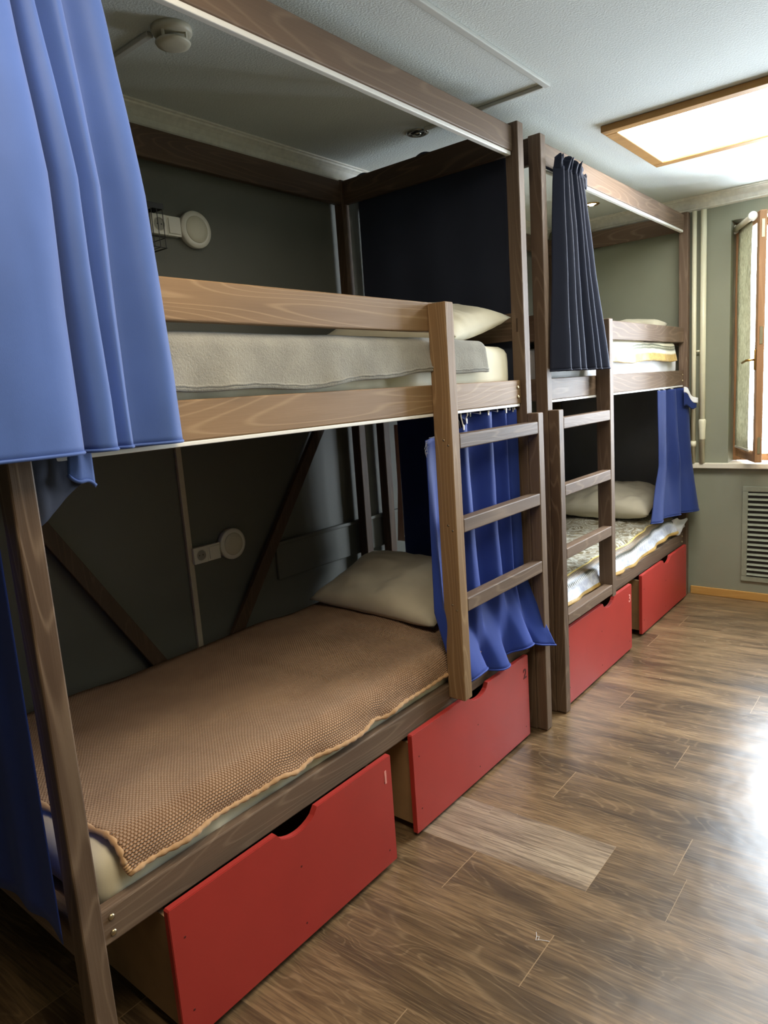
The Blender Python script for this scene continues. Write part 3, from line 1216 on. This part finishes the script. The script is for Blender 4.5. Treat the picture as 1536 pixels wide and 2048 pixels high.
mattress(.065, 2.035, .393, MZ, M_sheet, 'mattress in a cream sheet under the brown knitted blanket')
mattress(.065, 2.048, 1.479, UZ, M_sheet, 'mattress in a cream sheet under the grey fleece blanket')
mattress(Y2 + .065, Y2 + 2.035, .393, MZ, M_white, 'white-sheeted mattress under the satin quilt on the lower far bunk')
mattress(Y2 + .065, Y2 + 2.035, 1.479, 1.665, M_white, 'white-sheeted mattress under the gold-banded quilt on the upper far bunk')

# ------------------------------------------------------------------ blankets


def drape(name, ya, yb, ztop, hemz, xback, xedge, xhem, mat, near_skew=0.0, amp=.006, seed=0.0, thick=.010, ny=150, rim=.045, xh=None, edge_fold=0.0, wig=.006):
    """blanket lying on the mattress and hanging over its front edge down to hemz(y)"""
    rows, uvs = [], []
    nv_top, nv_c, nv_h = 26, 10, 12
    for j in range(ny + 1):
        t = j / ny
        row = []
        for i in range(nv_top + nv_c + nv_h + 1):
            if i <= nv_top:
                s = i / nv_top
                x = xback + (xedge - rim - xback) * s
                z = ztop
                nrm = Vector((0, 0, 1))
                flat = 1
                g = s * .85
            elif i <= nv_top + nv_c:
                a = (i - nv_top) / nv_c * math.pi / 2
                x = xedge - rim + rim * math.sin(a)
                z = ztop - rim + rim * math.cos(a)
                nrm = Vector((math.sin(a), 0, math.cos(a)))
                g = .85 + .07 * (i - nv_top) / nv_c
            else:
                s = (i - nv_top - nv_c) / nv_h
                g = .92 + .08 * s
                x = xedge + (xhem - xedge) * s
                z = ztop - rim
                nrm = Vector((1, 0, 0))
            y = ya + (yb - ya) * t
            if near_skew:
                y += near_skew * g * g * (1 - t) ** 6
            if i > nv_top + nv_c:
                hz = hemz(y)
                z = (ztop - rim) + (hz - (ztop - rim)) * s
                x += wig * math.sin(y * 23 + 3 * nz(y * 4, seed)) * s
            w = nz(x * 3.2 + seed, y * 2.6, z) * 1.0 + .5 * nz(x * 9, y * 6 + seed, z)
            row.append(Vector((x, y, z)) + nrm * (amp * (w + .3)))
        rows.append(row)
    # uv: u along y, v measured up from the hem
    for j, r in enumerate(rows):
        v = 0
        line = [None] * len(r)
        for i in range(len(r) - 1, -1, -1):
            if i < len(r) - 1:
                v += (r[i] - r[i + 1]).length
            line[i] = (r[i].y, v)
        uvs.append(line)
    bm = grid_mesh(rows, uvs)
    o = obj(name, bm, mat, smooth=True)
    solid(o, thick, 0)
    return o, rows


def hem1(y):
    return .486 + .006 * math.sin(y * 5.1) + .005 * math.sin(y * 27 + 6 * nz(y * 3)) * min(1, y) + .006 * nz(y * 6)


bl, rows = drape('knitted_blanket', .085, 1.83, MZ + .016, lambda y: hem1(y), .055, .926, .932, M_knit, near_skew=.05, amp=.016, seed=2.2, thick=.012, wig=.009)
tag(bl, 'brown waffle-knit blanket spread on the lower near bunk', 'blanket')
edge = [r[-1] for r in rows]
near = list(rows[0])
pts = near[8:] + edge[1:]
bm = bmesh.new()
path = []
for i, p in enumerate(pts):
    path.append(p + Vector((.004, 0, 0)) * (i >= len(near[8:])))
add_tube(bm, path, [.0075 + .0018 * math.sin(i * 2.1) for i in range(len(path))], 8)
obj('rope_edging', bm, M_rope, bl, smooth=True)


def hem2(y):
    return 1.548 + .022 * max(0, min(1, (y - .9) / .6)) + .006 * math.sin(y * 6) - .004 * math.sin(y * 17)


bl, rows = drape('fleece_blanket', .12, 1.80, UZ + .012, hem2, .055, .936, .950, M_fleece, amp=.007, seed=8.2, thick=.012, rim=.04, wig=.005)
tag(bl, 'grey fleece blanket hanging over the front of the upper near bunk', 'blanket')
bm = add_tube(bmesh.new(), [r[-1] + Vector((.003, 0, .012 + .001 * math.sin(k))) for k, r in enumerate(rows)], .0042, 6)
obj('hem_seam', bm, M_fleece, bl, smooth=True)


def hem3(y):
    return .462 - .016 * math.sin((y - 2.5) * 2.6) + .010 * math.sin(y * 7)


bl, rows = drape('satin_quilt', 2.33, 4.16, MZ + .022, hem3, .055, .922, .936, M_quilt_low, amp=.016, seed=5.1, thick=.014, rim=.06, wig=.008)
tag(bl, 'white and gold patterned satin quilt with a braided border on the lower far bunk', 'quilt')
bm = add_tube(bmesh.new(), [r[-1] for r in rows], .008, 8)
obj('gold_piping', bm, fabric('gold_piping_cloth', srgb(176, 138, 70), .6, sheen=.2, tint=(1, .9, .6)), bl, smooth=True)


def hem4(y):
    return 1.592 + .006 * math.sin(y * 9) + .004 * nz(y * 10)


bl, rows = drape('gold_band_quilt', 2.35, 4.13, 1.665 + .034, hem4, .055, .930, .944, M_quilt_up, amp=.005, seed=1.1, thick=.014, rim=.016, wig=.005)
tag(bl, 'quilt with a gold band and white zigzag trim on the upper far bunk', 'quilt')

# ------------------------------------------------------------------ pillows


def pillow(center, L, Wd, T_, rot, seed, label, droop=0.0):
    n = 34
    bm = bmesh.new()
    top, bot = {}, {}
    m = place(center, rot)
    for i in range(n + 1):
        for j in range(n + 1):
            u, v = -1 + 2 * i / n, -1 + 2 * j / n
            pin = 1 - .07 * (1 - abs(u) ** 2) * (abs(v) ** 3)
            pin2 = 1 - .07 * (1 - abs(v) ** 2) * (abs(u) ** 3)
            x, y = u * L / 2 * pin2, v * Wd / 2 * pin
            h = (max(0, 1 - abs(u) ** 3.0) ** .44) * (max(0, 1 - abs(v) ** 3.0) ** .44)
            w = nz(u * 2.3 + seed, v * 2.1, seed) * .35 + nz(u * 6 + seed, v * 5, 1.0) * .13
            edge = min(1 - abs(u), 1 - abs(v))
            fl = min(1, edge * 8)
            zt = T_ / 2 * h * (1 + w * fl)
            zb = -T_ / 2 * h * (1 - .3 * w * fl) * .8
            zz = droop * (u * u) * -1 + .004 * nz(u * 5, v * 5, seed + 4)
            top[i, j] = bm.verts.new(m @ Vector((x, y, zt + zz)))
            bot[i, j] = top[i, j] if i in (0, n) or j in (0, n) else bm.verts.new(m @ Vector((x, y, zb + zz)))
    for i in range(n):
        for j in range(n):
            f = bm.faces.new((top[i, j], top[i + 1, j], top[i + 1, j + 1], top[i, j + 1]))
            f.smooth = True
            q = (bot[i, j], bot[i, j + 1], bot[i + 1, j + 1], bot[i + 1, j])
            if len(set(q)) == 4:
                try:
                    f = bm.faces.new(q)
                    f.smooth = True
                except ValueError:
                    pass
    o = obj('pillow', bm, M_pillow)
    tag(o, label, 'pillow', 'cream pillows on the bunk beds')
    return o


pillow((.44, 1.80, .665), .74, .46, .15, (math.radians(17), 0, math.radians(-4)), 3.3, 'cream pillow at the head of the lower near bunk')
pillow((.50, 1.84, 1.772), .84, .40, .17, (math.radians(12), 0, math.radians(-3)), 7.1, 'cream pillow on the upper near bunk above the grey blanket', droop=.035)
pillow((.54, 4.04, .690), .66, .44, .19, (math.radians(14), 0, 0), 11.7, 'cream pillow on the lower far bunk against the dark cloth')
pillow((.52, 4.06, 1.785), .68, .42, .15, (math.radians(14), 0, 0), 15.2, 'cream pillow on the upper far bunk showing above the guard rail')

# ------------------------------------------------------------------ curtains


def curtain(name, top, bot, zt, zb, mat, label, per=8, nr=46, power=1.0, hem=True, parent=None, seed=0.0, amp=.004, thick=.0018, zbf=None, mid=None):
    """top/bot: control points (y, x) of the cloth line at the rod and at the hem"""
    A = catmull([(p[1], p[0], 0) for p in top], per)
    B = catmull([(p[1], p[0], 0) for p in bot], per)
    Mi = catmull([(p[1], p[0], 0) for p in mid], per) if mid else None
    rows = []
    N = len(A)
    for j in range(nr + 1):
        t = j / nr
        s = t ** power
        row = []
        for i in range(N):
            if Mi:
                if s < .5:
                    p = A[i].lerp(Mi[i], s * 2)
                else:
                    p = Mi[i].lerp(B[i], (s - .5) * 2)
            else:
                p = A[i].lerp(B[i], s)
            zbi = zb if zbf is None else zbf(i / (N - 1))
            zti = zt(i / (N - 1)) if callable(zt) else zt
            z = zti + (zbi - zti) * t
            d = nz(p.y * 9 + seed, z * 3.1, seed) * amp + nz(p.y * 30 + seed, z * 9, 2.0) * amp * .25
            row.append(Vector((p.x + d, p.y + d * .4, z)))
        rows.append(row)
    bm = grid_mesh(rows)
    o = obj(name, bm, mat, parent)
    solid(o, thick)
    if label:
        tag(o, label, 'curtain')
    if hem:
        last = rows[-1]
        p2 = [p + Vector((0, 0, .0035)) for p in last]
        h = obj('hem', add_tube(bmesh.new(), p2, .0038, 6), mat, o, smooth=True)
    return o, rows


def folds(y0, y1, n, x, dx, rnd, over=.0):
    """irregular zigzag cloth line with n folds"""
    r = random.Random(rnd)
    out = []
    for i in range(n * 2 + 1):
        y = y0 + (y1 - y0) * i / (2 * n)
        if 0 < i < 2 * n:
            y += r.uniform(-.22, .22) * (y1 - y0) / (2 * n) + (over if i % 2 else -over)
        out.append((y, x + (dx if i % 2 else -dx) * r.uniform(.6, 1.15)))
    return out


# the big bright curtain bunched at the near end of the upper bunk
b = [(-.30, 1.015), (-.16, 1.030), (-.02, 1.035), (.08, 1.035), (.118, 1.020), (.120, .985), (.128, .972), (.135, .99), (.150, 1.020), (.185, 1.022),
     (.192, .995), (.186, .980), (.205, .992), (.225, 1.010), (.240, 1.000), (.236, .975), (.232, .965), (.262, .985), (.315, 1.012), (.352, 1.010), (.368, .990), (.350, .975)]
m_ = [(-.26, 1.010), (-.14, 1.022), (-.01, 1.030), (.07, 1.030), (.112, 1.016), (.114, .985), (.118, .976), (.126, .99), (.138, 1.014), (.170, 1.017),
      (.182, .992), (.178, .978), (.190, .988), (.212, 1.008), (.232, .998), (.230, .975), (.226, .966), (.250, .980), (.285, 1.004), (.325, 1.004), (.338, .985), (.325, .972)]
a_ = [(-.12, .980), (-.06, 1.010), (.02, 1.015), (.062, 1.005), (.078, .985), (.076, .965), (.078, .955), (.084, .965), (.095, .990), (.112, .992),
      (.125, .970), (.122, .955), (.130, .965), (.150, .995), (.170, .992), (.182, .968), (.178, .955), (.196, .962), (.225, .985), (.255, .985), (.275, .965), (.265, .952)]
def deepen(pts, k):
    mx = max(p[1] for p in pts)
    return [(p[0], max(.953, mx + (p[1] - mx) * k)) for p in pts]


b = [(y + .014, max(x, .966)) for y, x in deepen(b, 1.5)]
m_ = [(y + .024, x) for y, x in deepen(m_, 1.5)]
a_ = [(y + .036, x) for y, x in deepen(a_, 1.5)]
big, rows = curtain('curtain', a_, b, 2.475, 1.436, M_blue, 'bright blue curtain bunched at the near end of the upper bunk', per=7, nr=60, seed=1.3, amp=.005, mid=m_)
# its inner layer hangs lower: a turned-up corner below the main hem
tipr = []
for j in range(19):
    t = j / 18
    z = 1.56 - .26 * t
    w0 = .045 + .0 * t
    w1 = .165 - .012 * t
    row = []
    for i in range(25):
        s = i / 24
        y = w0 + (w1 - w0) * s
        zz = z
        # slanting lower edge: deeper on the left side
        zz = 1.56 + (1.375 - .075 * (1 - s) - 1.56) * t
        x = .952 + .010 * math.sin(s * 5 + 1) + .004 * nz(s * 5, t * 4)
        row.append(Vector((x, y, zz)))
    tipr.append(row)
o = obj('inner_corner', grid_mesh(tipr), M_navyp, big)
solid(o, .0018)
tipr = []
for j in range(13):
    t = j / 12
    row = []
    for i in range(13):
        s = i / 12
        lo = 1.392 - .030 * s - .006 * math.sin(s * 6)
        y = .112 + .056 * s + .016 * (1 - s) * (1 - t)
        row.append(Vector((.974 - .010 * abs(s - .4), y, 1.52 + (lo - 1.52) * t)))
    tipr.append(row)
o = obj('turned_corner', grid_mesh(tipr), M_blue, big)
solid(o, .0018)
obj('hem', add_tube(bmesh.new(), [p + Vector((.001, 0, .004)) for p in tipr[-1]], .004, 6), M_blue, o, smooth=True)

# cloth across the near end of the lower bunk
top = folds(.07, .912, 5, .0, .007, 5)
rows = []
A = catmull([(p[0], p[1], 0) for p in top], 8)
for j in range(31):
    t = j / 30
    row = []
    for i, p in enumerate(A):
        s = i / (len(A) - 1)
        zt = 1.415 - .13 * max(0, (s - .72) / .28) ** 1.5
        zb = .398 + .008 * math.sin(s * 9)
        row.append(Vector((p.x, -.0085 + p.y * (.5 + t * .5), zt + (zb - zt) * t)))
    rows.append(row)
o = obj('end_curtain', grid_mesh(rows), M_blue2)
solid(o, .0018)
tag(o, 'blue cloth hung across the near end of the lower bunk at the left edge', 'curtain')

# lower curtain of the near bunk behind the ladder
top = [(1.385, .935), (1.42, .93), (1.47, .92), (1.56, .925), (1.60, .948), (1.64, .940), (1.67, .912), (1.74, .915), (1.80, .940), (1.835, .935), (1.86, .912), (1.90, .925), (1.93, .943), (1.965, .925), (1.99, .930), (2.025, .94)]
mid = [(1.375, .945), (1.40, .955), (1.44, .945), (1.55, .925), (1.60, .958), (1.66, .955), (1.68, .918), (1.74, .925), (1.80, .955), (1.845, .950), (1.855, .92), (1.89, .940), (1.925, .955), (1.955, .925), (1.99, .945), (2.03, .95)]
bot = [(1.455, .975), (1.50, .995), (1.56, 1.000), (1.63, .985), (1.655, .95), (1.67, .96), (1.72, .998), (1.78, 1.000), (1.80, .965), (1.84, .975), (1.895, 1.015), (1.955, 1.020), (1.975, .985), (2.01, 1.020), (2.06, 1.040), (2.085, 1.052)]


def zt1(s):
    return 1.345 + (.070 * min(1, s / .42)) - .018 * math.sin(min(1, s / .4) * math.pi)


def folds_deeper(pts, k, lo):
    mx = max(p[1] for p in pts)
    return [(p[0], max(lo, mx + (p[1] - mx) * k)) for p in pts]


mid = folds_deeper(mid, 1.9, .905)
top = folds_deeper(top, 1.5, .880)
bot = [(y, (x if x > .975 else x - .012)) for y, x in bot]
c1, rows = curtain('curtain', top, bot, zt1, .40, M_blue2, 'blue curtain with a frayed corner hanging behind the near bunk ladder', per=8, nr=54, power=1.7, seed=4.4, amp=.004, mid=mid,
                   zbf=lambda s: .425 - .012 * s + .02 * math.sin(s * 11))
for y in (1.60, 1.645, 1.735, 1.80, 1.865, 1.93, 1.965, 2.005):
    k = min(range(len(rows[0])), key=lambda q: abs(rows[0][q].y - y))
    p = rows[0][k]
    bm = bmesh.new()
    add_tube(bm, [(XRL - .008, y, 1.4236), (XRL - .008, y, 1.412)], .0026, 8)
    add_tube(bm, [(XRL - .008, y, 1.413), (p.x, p.y, p.z + .006), (p.x + .003, p.y, p.z - .010)], .0022, 8)
    add_box(bm, p.x + .001, p.x + .0045, p.y - .004, p.y + .004, p.z - .012, p.z + .008, bev=.001)
    obj('curtain_hook', bm, M_plastic, c1)
# frayed threads at the loose corner
r = random.Random(2)
bm = bmesh.new()
for i in range(9):
    y = 1.383 + .012 * r.random()
    z = 1.345 - .05 * i / 9
    add_tube(bm, [(.936, y, z), (.938, y - .008 - .012 * r.random(), z - .004 + .01 * r.random()), (.939, y - .012 - .012 * r.random(), z - .012)], .0007, 4)
for dz in (0, .006):
    add_tube(bm, [(.935, 1.40, 1.352), (.94, 1.47, 1.350 + dz), (.94, 1.535, 1.356 + dz), (.938, 1.56, 1.40), (.938, 1.575, 1.412), (.938, 1.59, 1.395), (.938, 1.60, 1.36)], .0009, 5)
obj('frayed_threads', bm, fabric('loose_thread', srgb(170, 176, 190), .8), c1)

# navy curtain of the far bunk
n2 = 7
n2 = 6
top = folds(2.335, 2.575, n2, 1.000, .018, 33, .008)
bot = folds(2.262, 2.800, n2, 1.012, .036, 33, .012)
nv, rows = curtain('curtain', top, bot, 2.395, 1.556, M_navy, 'navy curtain gathered at the near end of the far upper bunk', per=9, nr=50, seed=9.4, amp=.005)
# ruffled heading standing above the rod
ru = []
r = random.Random(6)
for j in range(6):
    t = j / 5
    row = []
    for i, p in enumerate(rows[0]):
        row.append(Vector((p.x + .014 * t * math.sin(i * .55) + .006 * t, p.y + .006 * t * math.sin(i * .9 + 1), 2.384 + .048 * t + .012 * t * math.sin(i * .7))))
    ru.append(row)
o = obj('ruffle_heading', grid_mesh(ru), M_navy, nv)
solid(o, .0016)
lp = []
for j in range(5):
    t = j / 4
    lp.append([Vector((.995 + .02 * math.sin(k / 14 * math.pi), 2.572 + .055 * k / 14 if k < 8 else 2.572 + .055 * (14 - k) / 14 + .012, 2.350 + .05 * t + .01 * math.sin(k * .8))) for k in range(15)])
o = obj('heading_loop', grid_mesh(lp), M_navy, nv)
solid(o, .0016)
obj('rod_tape', add_tube(bmesh.new(), [(XRL + .006, 2.32, 2.397), (XRL + .006, 2.63, 2.397)], .005, 10), M_navy, nv, smooth=True)

# deep blue curtain at the far end of the lower far bunk
top = [(3.775, .945), (3.84, .962), (3.90, .955), (3.93, .925), (3.98, .935), (4.03, .965), (4.08, .960), (4.11, .930), (4.16, .945), (4.22, .975), (4.26, .985)]
mid = [(3.745, .985), (3.80, 1.000), (3.86, .990), (3.90, .965), (3.96, .980), (4.01, 1.010), (4.06, 1.000), (4.10, .980), (4.17, 1.000), (4.23, 1.015), (4.28, 1.010)]
bot = [(3.56, 1.000), (3.63, 1.030), (3.72, 1.020), (3.80, 1.005), (3.90, 1.020), (3.99, 1.035), (4.04, 1.010), (4.08, 1.015), (4.15, 1.045), (4.23, 1.060), (4.31, 1.050)]
mid = folds_deeper(mid, 1.9, .95)
bot = folds_deeper(bot, 1.6, .97)
c2, rows = curtain('curtain', top, bot, 1.418, .585, M_blue3, 'deep blue curtain hanging by the window end of the lower far bunk', per=8, nr=46, power=1.3, seed=14.4, amp=.004, mid=mid,
                   zbf=lambda s: .640 - .035 * s)
for y in (3.80, 3.88, 3.95, 4.03, 4.10):
    bm = bmesh.new()
    k = min(range(len(rows[0])), key=lambda q: abs(rows[0][q].y - y))
    p = rows[0][k]
    add_tube(bm, [(XRL - .008, y, 1.4236), (p.x, p.y, p.z - .004)], .003, 8)
    obj('curtain_hook', bm, M_plastic, c2)
lp = []
for j in range(6):
    t = j / 5
    lp.append([Vector((.985 + .055 * k / 8 + .004 * math.sin(k), 4.17 + .10 * k / 8, 1.425 - .085 * k / 8 - .035 * t + .01 * math.sin(k * .9))) for k in range(9)])
o = obj('white_heading_tape', grid_mesh(lp), M_white, c2)
solid(o, .002)
lp2 = []
for j in range(7):
    t = j / 6
    lp2.append([Vector((.99 + .050 * k / 8 - .004, 4.17 + .10 * k / 8, 1.425 - .085 * k / 8 - .034 - (.09 * (1 - .7 * k / 8)) * t + .01 * math.sin(k * .9))) for k in range(9)])
o = obj('folded_heading', grid_mesh(lp2), M_blue3, c2)
solid(o, .002)

# ---- cloth screens at the bunk ends


def screen(name, x0, x1, y, z0, z1, mat, label, seed, bulge=0.0, nf=3):
    rows = []
    for j in range(41):
        t = j / 40
        z = z1 + (z0 - z1) * t
        row = []
        for i in range(61):
            s = i / 60
            row.append(Vector((x0 + (x1 - x0) * s, y + .004 * math.sin(s * nf * 2 * math.pi + seed) + .008 * nz(s * 3 + seed, z * 1.5), z + (.010 * max(0, math.sin(s * 14 + seed)) ** 3 if j == 0 else 0) * bulge)))
        rows.append(row)
    o = obj(name, grid_mesh(rows), mat)
    solid(o, .0016)
    tag(o, label, 'cloth screen')
    return o


screen('cloth_screen', .085, .875, 2.125, 1.45, 2.522, M_navyp, 'navy cloth screen across the head of the upper near bunk', 1.0, 1.6)
sb = screen('cloth_screen', .235, .90, 2.130, .50, 1.44, M_blue3, 'blue cloth screen behind the pillow of the lower near bunk', 4.0, 0)
bm = grid_mesh([[Vector((.205 + .03 * k / 4 - .000, 2.126, 1.36 - .58 * t)) if k else Vector((.236 - .045 * t, 2.126, 1.36 - .58 * t)) for k in range(5)] for t in [q / 12 for q in range(13)]])
o = obj('turned_lining', bm, M_lining, sb)
solid(o, .0012)
screen('cloth_screen', .055, .93, 4.3535, .46, 1.425, M_slate, 'dark cloth screen behind the pillow of the lower far bunk', 8.0, 0)

# crumpled sheet corner and tiny lint
bm = grid_mesh([[Vector((.930 + .05 * s + .01 * math.sin(7 * s + 5 * t), 4.10 + .14 * s + .01 * math.sin(9 * t), .560 - (.09 + .03 * math.sin(5 * s)) * t + .012 * math.sin(6 * s))) for s in [k / 8 for k in range(9)]] for t in [q / 8 for q in range(9)]])
o = obj('sheet_corner', bm, M_white)
solid(o, .002)
tag(o, 'crumpled white sheet corner poking out below the deep blue curtain', 'sheet')

bm = bmesh.new()
add_tube(bm, [(1.500, .985, .0016), (1.508, .972, .0016), (1.512, .958, .0018), (1.522, .966, .0016), (1.545, .975, .0016)], .0008, 5)
add_tube(bm, [(1.508, .972, .0016), (1.514, .975, .002), (1.518, .962, .0016)], .0007, 5)
tag(obj('lint_thread', bm, M_white), 'tiny white lint thread lying on the plank floor', 'thread')

for o in bpy.data.objects:
    if '_o' in o.keys():
        del o['_o']
